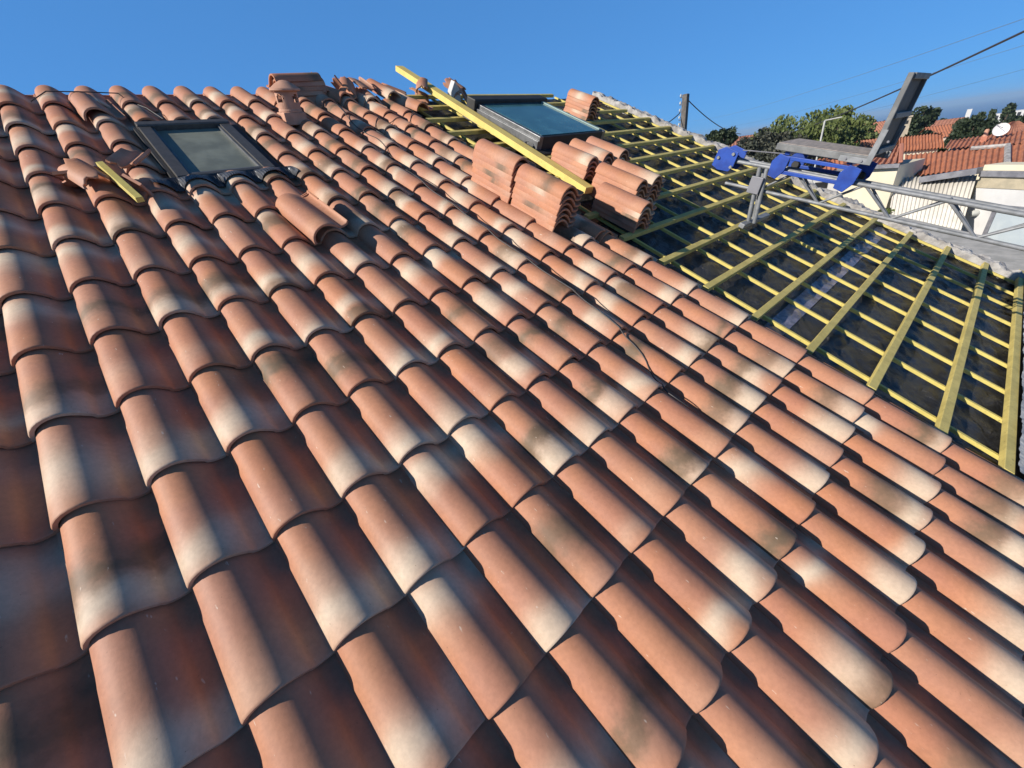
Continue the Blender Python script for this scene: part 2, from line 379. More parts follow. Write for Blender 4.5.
# broken pieces
def shard(u, v, h, yaw, roll, tip, label, y0, y1, x0=None, x1=None, seed=1):
    me = tile_mesh('broken_tile', y0, y1, .05, seed, x0, x1)
    o = bpy.data.objects.new('broken_tile', me); COL.objects.link(o); o.matrix_world = roofmat(u, v, h, yaw, roll, tip)
    tint(o, 'plain'); o['label'] = label; o['category'] = 'broken tile'; o['group'] = 'broken tile pieces'
SH = [
 (.15, -7.0, 0.07, .3, .25, .1, 'broken tile piece under the others, left of the timber offcut', .1, .30, None, None),
 (.10, -7.25, 0.1, -.5, -.35, .0, 'flat broken tile piece lying uppermost left of the timber offcut', .1, .30, .10, None),
 (.55, -7.2, 0.1, 1.2, .35, -.1, 'broken tile piece wedged against the timber offcut', .1, .25, .05, None),
 (.75, -6.55, 0.08, .4, .4, .2, 'small broken tile piece at the foot of the timber offcut', .1, .22, .10, None),
 (9.6, -11.23, 0.005, .5, .5, .6, 'broken tile piece upright at the ridge nearest the ridge stack', .1, .28, None, .12),
 (10.1, -11.21, 0.025, -.4, .2, .3, 'broken tile piece on the ridge left of the upright shards', .1, .32, None, None),
 (10.7, -11.28, 0.005, 1.1, .9, .9, 'small dark shard standing on the ridge', .1, .22, .02, .13),
 (11.3, -11.22, 0.005, .2, -.4, .2, 'broken tile piece leaning below the highest loose tile', .1, .30, .05, None),
 (11.0, -10.3, 0.07, .15, .5, .05, 'long broken tile strip lying on the tiles under the ridge', .02, .40, .12, None),
 (13.9, -11.22, 0.005, .8, .3, .2, 'broken tile piece on the first bare batten at the ridge', .1, .30, None, None),
 (14.6, -11.6, -0.005, -.6, -.4, .3, 'broken tile piece on the ridge just left of the plank', .1, .26, None, .14),
 (15.3, -11.5, -0.015, .3, .6, .1, 'dark broken tile piece on the ridge under the plank', .1, .3, .0, None),
 (16.8, -11.31, 0.005, -.3, .2, .35, 'broken tile piece behind the large skylight beside the mortar lump', .05, .3, None, None),
 (17.6, -11.34, 0.005, .5, -.2, .3, 'smaller broken tile piece behind the large skylight', .1, .3, None, .15),
]
for k, a in enumerate(SH): shard(a[0]*CW, a[1]*BL, a[2], a[3], a[4], a[5], a[6], a[7], a[8], a[9], a[10], k+3)
b = MB(); c0 = Rw(16.6*CW, -11.6*BL, -.02)
b.slab([c0, c0+U*.16, c0+U*.13+N*.12-V*.02, c0+U*.04+N*.20, c0+U*.0+N*.1], V*.07)
b.build('mortar_lump', M_WHITE, None, bev=.006, label='white lump of old mortar behind the large skylight', category='mortar lump')

# timber offcut on the laid tiles
p, q = Rw(.52*CW, -7.75*BL, .115), Rw(.85*CW, -6.55*BL, .10)
b = MB(); b.bar(p, q, .032, .026); b.build('timber_offcut', M_CBATT, None, bev=.002, label='short pale timber offcut lying on broken tiles left of the small skylight', category='timber')

# long plank over the ridge
b = MB(); b.bar(Rw(14.9*CW, -4.7*BL, .03), Rw(15.95*CW, -13.8*BL, .085), .10, .055)
b.build('plank', M_PLANK, None, bev=.002, label='long yellow pine plank laid up the slope and sticking out past the ridge', category='plank')

# ------------------------------------------------------------------ terracotta vent
vb = Rw(6.95*CW, -9.95*BL, .05); Z = Vector((0, 0, 1)); va = (N+Z*1.6).normalized()
vt = thing('roof_vent', 'round terracotta ventilation lantern with conical cap standing on the tiles', 'roof vent', vb)
b = MB(); xx = va.cross(V).normalized(); yy = va.cross(xx).normalized()
b.box(vb-xx*.085-yy*.085-va*.05, xx*.17, yy*.17, va*.085); b.build('base', M_VENT, vt, bev=.006)
b = MB(); n_ = 40; rr = .082; rows = 14
# barrel with round openings cut through its wall
holes = [(k*math.pi/2+.5, .125) for k in range(4)]
ring = [[vb+va*(.035+.15*r/rows)+(xx*math.cos(2*math.pi*a/n_)+yy*math.sin(2*math.pi*a/n_))*rr*(1.06 if r in (0, 1) else 1) for a in range(n_)] for r in range(rows+1)]
inn = [[p-(p-(vb+va*(p-vb).dot(va))).normalized()*.012 for p in row] for row in ring]
def hole(r, a):
    z = .035+.15*(r+.5)/rows; t = 2*math.pi*(a+.5)/n_
    for (th, hz) in holes:
        d = (t-th+math.pi) % (2*math.pi)-math.pi
        if math.hypot(d*rr, z-hz) < .030: return True
    return False
for r in range(rows):
    for a in range(n_):
        c = (a+1) % n_
        if hole(r, a): continue
        b.quad(ring[r][a], ring[r][c], ring[r+1][c], ring[r+1][a]); b.quad(inn[r][c], inn[r][a], inn[r+1][a], inn[r+1][c])
        for (dr, da, e) in ((0, 1, (ring[r][c], ring[r+1][c], inn[r+1][c], inn[r][c])), (0, -1, (ring[r][a], ring[r+1][a], inn[r+1][a], inn[r][a]))):
            if hole(r, (a+da) % n_): b.quad(*e)
b.build('barrel', M_VENT, vt)
b = MB(); b.lathe(vb, va, [(.0, .172), (.10, .172), (.112, .177), (.110, .188), (.062, .222), (.025, .240), (.0, .243)], 28); b.build('cap', M_VENT, vt, smooth=True)

# ------------------------------------------------------------------ roof windows
def skylight1():
    u0, u1, v0, v1 = 1.95*CW, 4.62*CW, -9.92*BL, -7.50*BL
    t = thing('skylight', 'small closed roof window with dark brown frame set among the laid tiles', 'skylight', Rw((u0+u1)/2, (v0+v1)/2, 0))
    b = MB(); b.rbox(u0+.004, u0+.072, v0+.07, v1, -.03, .054); b.rbox(u1-.072, u1-.004, v0+.07, v1, -.03, .054)
    b.rbox(u0+.0725, u1-.0725, v1-.035, v1-.002, -.03, .050); b.build('frame', M_FRAME, t, bev=.004)
    b = MB(); b.rbox(u0, u1, v0, v0+.069, -.03, .064); b.build('hood', M_FRAME, t, bev=.008)
    b = MB(); b.rbox(u0+.073, u0+.088, v0+.07, v1-.036, .01, .044); b.rbox(u1-.088, u1-.073, v0+.07, v1-.036, .01, .044)
    b.rbox(u0+.0885, u1-.0885, v1-.052, v1-.036, .01, .046); b.build('sash', M_FRAMEL, t, bev=.002)
    b = MB(); b.rbox(u0+.0885, u1-.0885, v0+.0705, v1-.0525, .008, .024); b.build('pane', M_GLASS1, t)
    b = MB(); b.rbox(u0-.022, u0+.0035, v0+.02, v1+.01, -.03, .034); b.build('side_flashing', M_RUB, t, bev=.003); b = MB(); b.rbox(u1-.0035, u1+.05, v0+.02, v1+.01, -.03, .028); b.build('side_flashing', M_RUB, t, bev=.003)
    # pleated apron dressed over the rolls below
    b = MB(); nu, nv = 170, 8; ua, ub = u0-.13, u1+.09
    def hh(u, k, vv):
        base = prof_h(u-.0005)
        f = k/nv
        return .045*(1-f)**2+ (base+.011)*(1-(1-f)**2) + .0016*math.sin(u*900)*(f > .2) + .002
    g = []
    for k in range(nv+1):
        for a in range(nu+1):
            u = ua+(ub-ua)*a/nu; vv = v1-.004+.125*k/nv+.006*math.sin(u*31)*(k/nv)
            g.append(Rw(u, vv, hh(u, k, vv)))
    b.v = g
    for k in range(nv):
        for a in range(nu): b.f.append((k*(nu+1)+a, k*(nu+1)+a+1, (k+1)*(nu+1)+a+1, (k+1)*(nu+1)+a))
    o = b.build('apron', M_APRON, t); s = o.modifiers.new('thick', 'SOLIDIFY'); s.thickness = .002
skylight1()
def skylight2():
    h = .15
    u0, u1, v0, v1 = 16.05*CW, 21.15*CW, -10.0*BL, -7.1*BL
    t = thing('skylight', 'large roof window with teal glass and bright metal sides set in the bare battens', 'skylight', Rw((u0+u1)/2, (v0+v1)/2, 0))
    b = MB(); b.rbox(u0, u0+.05, v0+.11, v1, .0, h-.01); b.build('side_frame', M_FRAMEL, t, bev=.004); b = MB(); b.rbox(u1-.05, u1, v0+.11, v1, .0, h-.01); b.build('side_frame', M_FRAMEL, t, bev=.004)
    b = MB(); b.rbox(u0-.14, u0-.022, v0+.05, v1+.02, .012, .020); b.rbox(u0-.15, u0-.14, v0+.05, v1+.02, .012, .05); b.rbox(u0-.001-.02, u0-.001, v0+.1, v1, .0205, .10); b.build('gutter_flashing', M_FRAMEL, t, bev=.002)
    b = MB(); b.rbox(u0-.05, u1+.02, v0-.03, v0+.109, .0, h+.03); b.build('hood', M_RUB, t, bev=.012)
    b = MB(); b.rbox(u0+.0505, u1-.0505, v1-.03, v1-.001, .0, h-.015); b.rbox(u0-.02, u1+.03, v1, v1+.10, .0, .025); b.build('sill', M_RUB, t, bev=.004)
    b = MB(); b.rbox(u0+.0505, u1-.0505, v0+.11, v1-.031, h-.03, h-.008); b.build('pane', M_GLASS2, t)
    b = MB(); b.rbox(u1-.09, u1-.0515, v0+.112, v1-.032, h-.0075, h+.004); b.build('sash', mat('lit_edge_mint', (.30, .42, .38), (.24, .34, .31), .4, 6), t, bev=.002)  # mint strip paints the lit look of the right edge
    b = MB(); b.rbox(u0-.115, u0-.09, v1-.10, v1-.075, .0205, .075); b.rbox(u0-.12, u0-.06, v1-.085, v1-.08, .0755, .08); b.build('bracket', M_FRAMEL, t)
skylight2()

# ------------------------------------------------------------------ the house under the roof
RID, EAV, GAB, LEFT = -12.12*BL, 6.2*BL, 31.4*CW, -4.3*CW
house = thing('house', 'house being re-roofed, its right half stripped to battens over black membrane', 'house', Rw(3, 0, -6))
GZ = -7.0
def grid(name, m, u0, u1, v0, v1, hf, nu, nv, **k):
    b = MB()
    for a in range(nv+1):
        for c in range(nu+1):
            u = u0+(u1-u0)*c/nu; v = v0+(v1-v0)*a/nv; b.v.append(Rw(u, v, hf(u, v)))
    for a in range(nv):
        for c in range(nu): b.f.append((a*(nu+1)+c, a*(nu+1)+c+1, (a+1)*(nu+1)+c+1, (a+1)*(nu+1)+c))
    return b.build(name, m, house, smooth=True)
from mathutils import noise as mn
def wr(u, v):
    n = mn.noise(Vector((u*2.2, v*5, 0)))*.012 + abs(mn.noise(Vector((u*7+v*5, v*9-u*3, 3))))*.026 - abs(mn.noise(Vector((u*3-v*4, v*15+u*9, 13))))*.014 + mn.noise(Vector((u*.8, v*1.1, 9)))*.010
    return -.082+n
grid('roof_membrane', M_MEMB, 13.15*CW, 31.25*CW, RID, 3.92*BL, wr, 190, 260)
b = MB(); b.rbox(LEFT, 13.149*CW, RID, EAV, -.16, -.075); b.rbox(13.151*CW, GAB, RID, EAV, -.2, -.125); b.build('leak_block_deck', M_DARK, house)  # unseen black deck added under the tiles to block light leaks
def other(u0, u1):                                  # the far slope
    p = [Rw(u0, RID, -.08), Rw(u1, RID, -.08)]; d = Vector((0, math.cos(PITCH), -math.sin(PITCH)))*6
    return [p[0], p[1], p[1]+d, p[0]+d]
b = MB(); b.slab(other(LEFT, GAB), -Vector((0, 0, .12))); b.build('far_slope', M_RTILE, house)
# walls: one closed body under both slopes
b = MB(); w = []
y_e = Rw(0, EAV-.2).y; z_e = Rw(0, EAV-.2, -.22).z; y_r = Rw(0, RID).y; z_r = Rw(0, RID, -.28).z; y_b = y_r+5.2; z_b = z_r-5.2*math.tan(PITCH)
x0 = Rw(LEFT+.1, 0).x; x1 = Rw(31.3*CW, 0).x
prof = [(y_e, GZ), (y_e, z_e), (y_r, z_r), (y_b, z_b), (y_b, GZ)]
b.slab([Vector((x0, y, z)) for y, z in prof], Vector((x1-x0, 0, 0))); b.build('wall', M_WALL, house)
# counter battens run down the slope, battens cross them on top
cis = [14.1, 16.15, 18.1, 20.2, 22.1, 24.55, 26.7, 28.85, 30.9]
for i in cis:
    b = MB(); b.rbox(i*CW-.011, i*CW+.011, RID+.02, 3.9*BL, -.064, -.042); b.build('counter_batten', M_CBATT, house, bev=.002)
ends = {-12: 26.2, -11: 28.5, -10: 30.6, -9: 31.3, -8: 31.6, -7: 31.9, -6: 32.0, -5: 31.8, -4: 31.5, -3: 31.2, -2: 31.0, -1: 30.8, 0: 30.6, 1: 30.8, 2: 31.9, 3: 32.4, 4: 32.6}
for k in range(-12, 5):
    j = k+.03-(.18 if k == 4 else 0); e = ends[k]
    b = MB(); b.bar(Rc(13.22, j, -.022)+U*rnd.uniform(0, .015), Rc(e, j+rnd.uniform(-.03, .03), -.020), .045, .036); b.build('batten', M_BATT, house, bev=.003)
for (j, i0, i1) in ((-5.62, 13.3, 17.2), (-6.35, 15.2, 17.6), (-6.7, 15.4, 18.0)):
    b = MB(); b.bar(Rc(i0, j, .002), Rc(i1, j, .002), .04, .03); b.build('batten', M_BATT, house, bev=.003)
# under-membrane seam tape
grid('seam_tape', M_TAPE, 13.3*CW, 30.6*CW, .22*BL, .56*BL, lambda u, v: wr(u, v)+.006, 200, 8)
# rough mortar along the gable and eave
def lump(u, v): return .012+.03*mn.noise(Vector((u*9, v*9, 1)))+.022*mn.noise(Vector((u*27, v*27, 5)))
grid('gable_mortar', M_MORTAR, 30.95*CW, 31.75*CW, RID, 4.4*BL, lambda u, v: lump(u, v)-.05+(.05 if u > 31.1*CW else -.06), 26, 240)
b = MB(); b.rbox(30.96*CW, 31.75*CW, RID, 4.4*BL, -.5, -.115); b.build('gable_wall', M_GREYREND, house)
grid('eave_render', M_GREYREND, 13.35*CW, 32.1*CW, 3.925*BL, EAV, lambda u, v: lump(u, v)*.4+.004, 160, 30)

# ------------------------------------------------------------------ cords and cables
def cordpts(pts, lift=.006, n=220):
    out = []
    for k in range(n+1):
        t = k/n*(len(pts)-1); a = min(int(t), len(pts)-2); f = t-a
        g = lambda q: pts[max(0, min(q, len(pts)-1))]
        p0, p1, p2, p3 = g(a-1), g(a), g(a+1), g(a+2)
        c = [.5*(2*p1[m]+(p2[m]-p0[m])*f+(2*p0[m]-5*p1[m]+4*p2[m]-p3[m])*f*f+(3*p1[m]-p0[m]-3*p2[m]+p3[m])*f**3) for m in (0, 1)]
        u, v = c[0]*CW, c[1]*BL
        jj = math.ceil(c[1]); yloc = (jj-c[1])*BL
        out.append([u, v, prof_h(u)-.0195*yloc/BL+lift])
    # a taut cord bridges the pans
    for _ in range(40):
        for k in range(1, len(out)-1): out[k][2] = max(out[k][2], (out[k-1][2]+out[k+1][2])/2-.0004)
    return [Rw(*p) for p in out]
b = MB(); b.tube(cordpts([(9.3, -10.6), (9.0, -9.3), (9.05, -8.3), (8.74, -7.17), (8.35, -5.97), (8.33, -4.39), (8.31, -3.2), (8.35, -1.76), (8.22, -1.02), (8.0, -.4), (7.55, .12), (7.62, .4)]), .003, 6)
b.build('cord', M_WIRE, None, smooth=True, label='long dark cord running down over the laid tiles from the ridge', category='cord')
b = MB(); b.tube(cordpts([(9.9, -8.3), (9.5, -8.9), (10.4, -9.6), (11.6, -9.5), (12.5, -10.0), (12.9, -10.6)]), .0035, 6)
b.build('cord', M_WIRE, None, smooth=True, label='short looped cord tangled under the broken ridge pieces', category='cord')
b = MB(); b.tube([Rw(.0-.2*CW, -11.45*BL, .025), Rw(.3*CW, -11.5*BL, .078), Rw(1.3*CW, -11.35*BL, .088), Rw(2.1*CW, -11.3*BL, .085), Rw(2.25*CW, -11.2*BL, .05), Rw(2.6*CW, -10.7*BL, .055), Rw(2.85*CW, -10.3*BL, .03)], .0035, 8)
b.build('cord', M_WIRE, None, smooth=True, label='stiff black cable lying across the ridge tiles above the small skylight', category='cord')

# ------------------------------------------------------------------ material hoist
A = Rw(3.84, -.92, .3); rb_ = ray(1024, 250); rh_ = Matrix.Rotation(math.radians(-13), 3, 'Z') @ Vector((ray(850, 170).x, ray(850, 170).y, 0)); B_ = rb_*(A.dot(rh_)/rb_.dot(rh_)); e1 = (B_-A).normalized(); e2 = Vector((-e1.y, e1.x, 0)).normalized()
if e2.dot(CZ) < 0: e2 = -e2
e3 = e1.cross(e2).normalized(); e3 = e3 if e3.z > 0 else -e3
hoist = thing('roof_hoist', 'inclined lattice ladder hoist of galvanised tubes with blue head, reaching over the roof', 'ladder hoist', A)
def Lp(s, l, t): return A+e1*s+e2*l+e3*t
HL, HW, HT, HC = 4.6, .10, .17, .30
for (l, t, s0) in ((.03, 0, -.02), (0, HT, -.12), (HW, HT, -.12)):
    b = MB(); b.tube([Lp(s0, l, t), Lp(HL, l, t)], .0145 if t else .013, 10); b.build('rail', M_ALU, hoist, smooth=True)
s = .25; k = 0
while s < HL-.3:
    for l in (0, HW):
        b = MB(); p, q = ((s, 0), (s+.22, HT)) if k % 2 == 0 else ((s, HT), (s+.22, 0))
        b.tube([Lp(p[0], l if p[1] else .03, p[1]), Lp(q[0], l if q[1] else .03, q[1])], .008, 8); b.build('brace', M_ALU, hoist, smooth=True)
    if k % 2: b = MB(); b.tube([Lp(s, 0, HT), Lp(s, HW, HT)], .008, 8); b.build('rung', M_ALU, hoist, smooth=True)
    s += .22; k += 1
# prop stand under the ladder head
ft = Lp(.28, 0, -.23); ft2 = ft+e1*.05
top = Lp(.21, 0, HT-.01)
for (a_, c_) in ((ft, top), (ft2, top+e1*.055), (ft+e2*HW, top+e2*HW)):
    b = MB(); b.tube([a_, c_], .016, 10); b.build('prop', M_ALU, hoist, smooth=True)
b = MB(); b.bar(ft-e2*.12-Z*.012, ft+e2*.36+U*.02-Z*.012, .045, .035); b.build('foot', M_ALU, hoist, bev=.004)
b = MB(); b.box(Lp(.19, -.035, .0)-e3*.02, e1*.09, e2*.018, e3*.12); b.build('clamp', M_GUT, hoist, bev=.004)
# head plate and pulley
c = Lp(-.115, -.035, HT+.01)
b = MB(); pts = [c+e1*.05+(e1*(x-.05)+e3*z)*.85 for x, z in ((-.055, -.07), (.01, -.10), (.12, -.10), (.15, -.05), (.16, .065), (.03, .095), (-.035, .06))]
b.slab(pts, e2*.012); b.build('head_plate', M_BLUE, hoist, bev=.002); b = MB(); b.slab([p+e2*(HW+.05) for p in pts], e2*.012); b.build('head_plate', M_BLUE, hoist, bev=.002)
b = MB(); b.lathe(c+e1*.06-e3*.01, e2, [(0, .03), (.045, .03), (.045, .045), (.03, .06), (.03, HW-.02), (.045, HW), (.045, HW+.02), (0, HW+.02)], 20); b.build('pulley', M_RUB, hoist, smooth=True)
b = MB()
for (x, z) in ((.0, .0), (.11, .04), (.12, -.05)): b.lathe(c+e1*x+e3*z, -e2, [(0, .012), (.012, .012), (.012, 0)], 8)
b.build('bolt', M_ALU, hoist)
# carriage that rides on the rails
sc0 = .31
car = thing('hoist_carriage', 'blue wheeled carriage with grey L-shaped load platform riding on the ladder hoist', 'hoist carriage', Lp(sc0, 0, HT))
CT = HT+.03
for x in (.0, .45):
    b = MB(); q = Lp(sc0+x, -.045, CT)
    b.slab([q+e1*a_+e3*z for a_, z in ((-.012, -.075), (.05, -.09), (.09, -.03), (.095, .06), (.02, .075), (-.018, .02))], e2*.012)
    b.build('side_plate', M_BLUE, car, bev=.003); b = MB()
    b.slab([q+e2*(HC+.08)+e1*a_+e3*z for a_, z in ((-.012, -.075), (.05, -.09), (.09, -.03), (.095, .06), (.02, .075), (-.018, .02))], e2*.012)
    b.build('side_plate', M_BLUE, car, bev=.003)
    for l in (-.028, HC+.01):
        for z in (-.03,):
            b = MB(); b.lathe(Lp(sc0+x+.04, l, CT+z), e2, [(0, 0), (.024, 0), (.029, .006), (.029, .018), (.024, .024), (0, .024)], 18); b.build('roller', M_RUB, car, smooth=True)
for (l, z) in ((-.03, .055), (-.03, -.04), (HC+.04, .055), (HC+.04, -.04)):
    b = MB(); b.bar(Lp(sc0+.015, l, CT+z), Lp(sc0+.52, l, CT+z), .02, .024, e3); b.build('frame_bar', M_BLUE, car, bev=.003)
for x in (.06, .46):
    b = MB(); b.bar(Lp(sc0+x, -.03, CT+.083), Lp(sc0+x, HC+.04, CT+.083), .035, .024, e3); b.build('cross_bar', M_BLUE, car, bev=.003)
def plat():
    # deck: two channels, a board and a hinge; back: two channels, rungs and a dark sheet
    d0 = Lp(sc0-.02, -.06, CT+.118); Lw = HC+.12; dl = .585
    p1 = proj(d0)
    hin = d0+e1*dl
    best = None
    # backrest direction in the ladder's vertical plane
    ang = BACK; db = e1*math.cos(ang)+e3*math.sin(ang); nb = -e1*math.sin(ang)+e3*math.cos(ang)
    for l in (0, Lw):
        b = MB(); b.bar(d0+e2*l, hin+e2*l, .02, .042, e3); b.build('deck_channel', M_ALUD, car, bev=.004)
        b = MB(); b.bar(hin+e2*l+db*.03, hin+e2*l+db*BLEN, .018, .030, nb); b.build('back_channel', M_ALUD, car, bev=.004)
        b = MB(); q = hin+e2*(l-.018 if l == 0 else l+.012)
        b.slab([q-e1*.17-e3*.026, q-e1*.17+e3*.008, q-e1*.02+e3*.008, q+db*.17+nb*.010, q+db*.17-nb*.024, q+e1*.015-e3*.026], e2*.006); b.build('hinge_plate', M_ALU, car, bev=.002)
    b = MB(); b.box(d0+e2*.012+e3*.006, e1*(dl-.02), e2*(Lw-.024), e3*.018); b.build('deck_board', M_PLY, car, bev=.003)
    b = MB(); b.box(hin+e2*.012+db*.05+nb*.006, db*(BLEN-.06), e2*(Lw-.024), nb*.010); b.build('back_sheet', M_ALUB, car)
    for t in (.05, .24, BLEN-.015):
        b = MB(); b.bar(hin+db*t+e2*.012-nb*.010, hin+db*t+e2*(Lw-.012)-nb*.010, .03, .028, nb); b.build('back_rung', M_ALUD, car, bev=.003)
    for k in range(3):
        b = MB(); b.lathe(hin-e2*.019-e1*.13+e1*.09*k+db*(.0 if k < 2 else .12)-e3*.008, -e2, [(0, .006), (.007, .006), (.007, 0)], 8); b.build('bolt', M_GUT, car)
BACK, BLEN = math.radians(93), .45
plat()
# hoist rope
b = MB(); b.tube([c+e1*.12+e3*.06+e2*.12, Lp(sc0+.05, .12, CT+.06)], .004, 6); b.build('rope', M_GUT, hoist)

# ------------------------------------------------------------------ far setting
def ground(r): return GZ if r < 60 else GZ-(r-60)*.038 if r < 1000 else GZ-35.7-(min(r, 1400)-1000)*.05
b = MB(); n_ = 96; rad = [0, 4, 9, 15, 25, 40, 60, 90, 130, 190, 280, 400, 600, 800, 1000, 1200, 1400]
for r in rad:
    for a in range(n_):
        t = 2*math.pi*a/n_; nz = mn.noise(Vector((r*math.cos(t)*.01, r*math.sin(t)*.01, 0)))
        b.v.append(Vector((r*math.cos(t), r*math.sin(t), ground(r)+(nz*6*min(1, (r-90)/300) if r > 90 else 0))))
for k in range(len(rad)-1):
    for a in range(n_): b.f.append((k*n_+a, k*n_+(a+1) % n_, (k+1)*n_+(a+1) % n_, (k+1)*n_+a))
b.build('ground', M_GROUND, None, smooth=True, kind='structure')
b = MB(); b.lathe(Vector((0, 0, -46)), Vector((0, 0, 1)), [(900, 0), (3000, 0), (9000, 0), (14000, 0)], 96)
b.build('sea', M_SEA, None, kind='structure')
b = MB(); b.box(Vector((-14500, -14500, -50.5)), Vector((29000, 0, 0)), Vector((0, 29000, 0)), Vector((0, 0, 70)))
hm = bpy.data.materials.new('haze'); hm.use_nodes = True; hn = hm.node_tree; hn.nodes.remove(hn.nodes['Principled BSDF'])
pv = hn.nodes.new('ShaderNodeVolumePrincipled'); pv.inputs['Color'].default_value = (.50, .74, 1, 1); pv.inputs['Density'].default_value = HAZE
hn.links.new(pv.outputs[0], hn.nodes['Material Output'].inputs['Volume']); b.build('haze', hm, None, kind='stuff')

def ribpatch(b, p00, p10, p11, p01, nr, amp, nv=2, lap=0):
    """ribbed sheet: p00-p10 bottom edge, p01-p11 top edge, ribs run bottom to top"""
    nn = (p10-p00).cross(p01-p00).normalized(); nn = nn if nn.z > 0 else -nn
    base = len(b.v); nu = nr*6
    for k in range(nv+1):
        for a in range(nu+1):
            f = a/nu; g = k/nv; p = (p00*(1-f)+p10*f)*(1-g)+(p01*(1-f)+p11*f)*g
            b.v.append(p+nn*amp*(.5+.5*math.sin(2*math.pi*nr*f)) + nn*lap*(k % 2))
    for k in range(nv):
        for a in range(nu): b.f.append((base+k*(nu+1)+a, base+k*(nu+1)+a+1, base+(k+1)*(nu+1)+a+1, base+(k+1)*(nu+1)+a))
def drop(p, z): return Vector((p.x, p.y, z))

# neighbour with the big red roof
p00, p10, p11, p01 = hp(903, 178, 16), hp(1040, 163, 15.0), hp(1043, 143, 17.2), hp(905, 156.5, 18)
nb_ = thing('tiled_house', 'low house with wide bright red tiled roof behind the corrugated sheeting', 'house', drop((p00+p11)/2, GZ))
b = MB(); ribpatch(b, p00, p10, p11, p01, 24, .045, 7, .015); b.build('roof', M_RTILE, nb_)
b = MB(); back = (p11-p10)*1.5; back.z = -abs(back.z)
ribpatch(b, p01+Vector((back.x, back.y, back.z)), p11+Vector((back.x, back.y, back.z)), p11+Vector((0, 0, -.01)), p01+Vector((0, 0, -.01)), 26, .06); b.build('rear_roof', M_RTILE, nb_)
b = MB(); cc = (p00+p10+p11+p01)/4; s_ = lambda p: cc+(p-cc)*.93-Vector((0, 0, .12))
b.hexa([drop(s_(p00), GZ), drop(s_(p10), GZ), drop(s_(p11), GZ), drop(s_(p01), GZ), s_(p00), s_(p10), s_(p11), s_(p01)]); b.build('wall', M_CREAM, nb_)
b = MB(); b.tube([hp(971, 148.2, 17.3), hp(1008, 145.3, 17.2)], .05, 6); b.tube([hp(1008, 145.3, 17.2), hp(1007.5, 164, 15.2)], .06, 6); b.build('mortar_line', M_MORTAR, nb_)
# higher wing behind with a chimney pot
q00, q10, q11, q01 = hp(944, 149.5, 19), hp(1045, 143, 18), hp(1045, 129, 21), hp(950, 141.5, 21)
wg = thing('tiled_house', 'red tiled house roof just under the satellite dish', 'house', drop((q00+q11)/2, GZ))
b = MB(); ribpatch(b, q00, q10, q11, q01, 20, .045, 5, .015); b.build('roof', M_RTILE, wg)
b = MB(); cc = (q00+q10+q11+q01)/4; b.hexa([drop(s_(p), GZ) for p in (q00, q10, q11, q01)]+[s_(p) for p in (q00, q10, q11, q01)]); b.build('wall', M_PINK, wg)
ch = hp(982, 144, 19.6)
b = MB(); b.box(ch-Vector((.07, .07, .3)), Vector((.14, 0, 0)), Vector((0, .14, 0)), Vector((0, 0, .5))); pot = b.build('chimney', M_BUFF, wg, bev=.02)
b = MB(); b.lathe(ch+Vector((0, 0, .2)), Vector((0, 0, 1)), [(.06, 0), (.045, .07), (.055, .13), (.035, .18), (0, .18)], 12); b.build('chimney_pot', M_VENT, pot, smooth=True)
# satellite dish
dc = hp(1001, 129.5, 20); dn = (-ray(1001, 129)*.55+Vector((-.65, -.1, .42))).normalized()
ds = thing('satellite_dish', 'round white satellite dish above the red tiled roofs', 'satellite dish', dc-Vector((0, 0, .5)))
b = MB(); b.lathe(dc, dn, [(r_*.66, z_*.66) for r_, z_ in ((0, -.06), (.08, -.055), (.16, -.04), (.22, -.012), (.26, .012), (.26, .0), (.22, -.03), (.13, -.065), (0, -.08))], 28); b.build('reflector', M_DISH, ds, smooth=True)
b = MB(); b.tube([dc-dn*.1, dc-dn*.12-Vector((0, 0, .6))], .025, 8); b.build('mast', M_GUT, ds)
b = MB(); b.tube([dc-dn.orthogonal()*.14, dc+dn*.15], .006, 6); b.tube([dc+dn*.14, dc+dn*.17], .014, 8); b.build('feed_arm', M_GUT, ds)

# white building at the frame edge
W0, W1 = hp(976.5, 187.5, 14.9), hp(1060, 186.5, 13.9)
dd = (W1-W0); dd.z = 0; dn_ = dd.normalized(); back = Vector((-dn_.y, dn_.x, 0)); back = back if back.dot(ray(1000, 200)) > 0 else -back
wb = thing('white_building', 'white rendered front with tan band and grey gutter under the red tiles', 'building', drop(W0, GZ))
zt = W0.z; WL = 7.0
b = MB(); b.box(drop(W0, GZ), dn_*WL, back*.5, Vector((0, 0, zt-GZ))); b.build('wall', M_WHITE, wb)
z1 = hp(980, 176.5, 14.9).z-zt; z2 = hp(980, 170.5, 14.9).z-zt; z3 = hp(980, 165, 14.9).z-zt
b = MB(); b.box(W0-back*.02+Vector((0, 0, .002)), dn_*WL, back*.48, Vector((0, 0, z1-.004))); b.build('band', M_TAN, wb)
b = MB(); b.box(W0-back*.08+Vector((0, 0, z1)), dn_*WL, back*.5, Vector((0, 0, z2-z1-.002))); b.build('gutter', M_GUT, wb, bev=.02)
b = MB(); b.box(W0-back*.02+Vector((0, 0, z2)), dn_*WL, back*.44, Vector((0, 0, z3-z2))); b.build('cornice', M_CREAM, wb)
def onwall(x, y):                                   # where the front is seen at x, y: (along, height)
    r = ray(x, y); q = W0; k = q.dot(back)/r.dot(back); p = r*k-W0; return p.dot(dn_), p.z
def fr(b, x0, x1, z0, z1, t=.03): b.box(W0+dn_*x0-back*t+Vector((0, 0, z0)), dn_*(x1-x0), back*t*.9, Vector((0, 0, z1-z0)))
fx, fz = onwall(996, 204.5); fx1 = fx+1.5
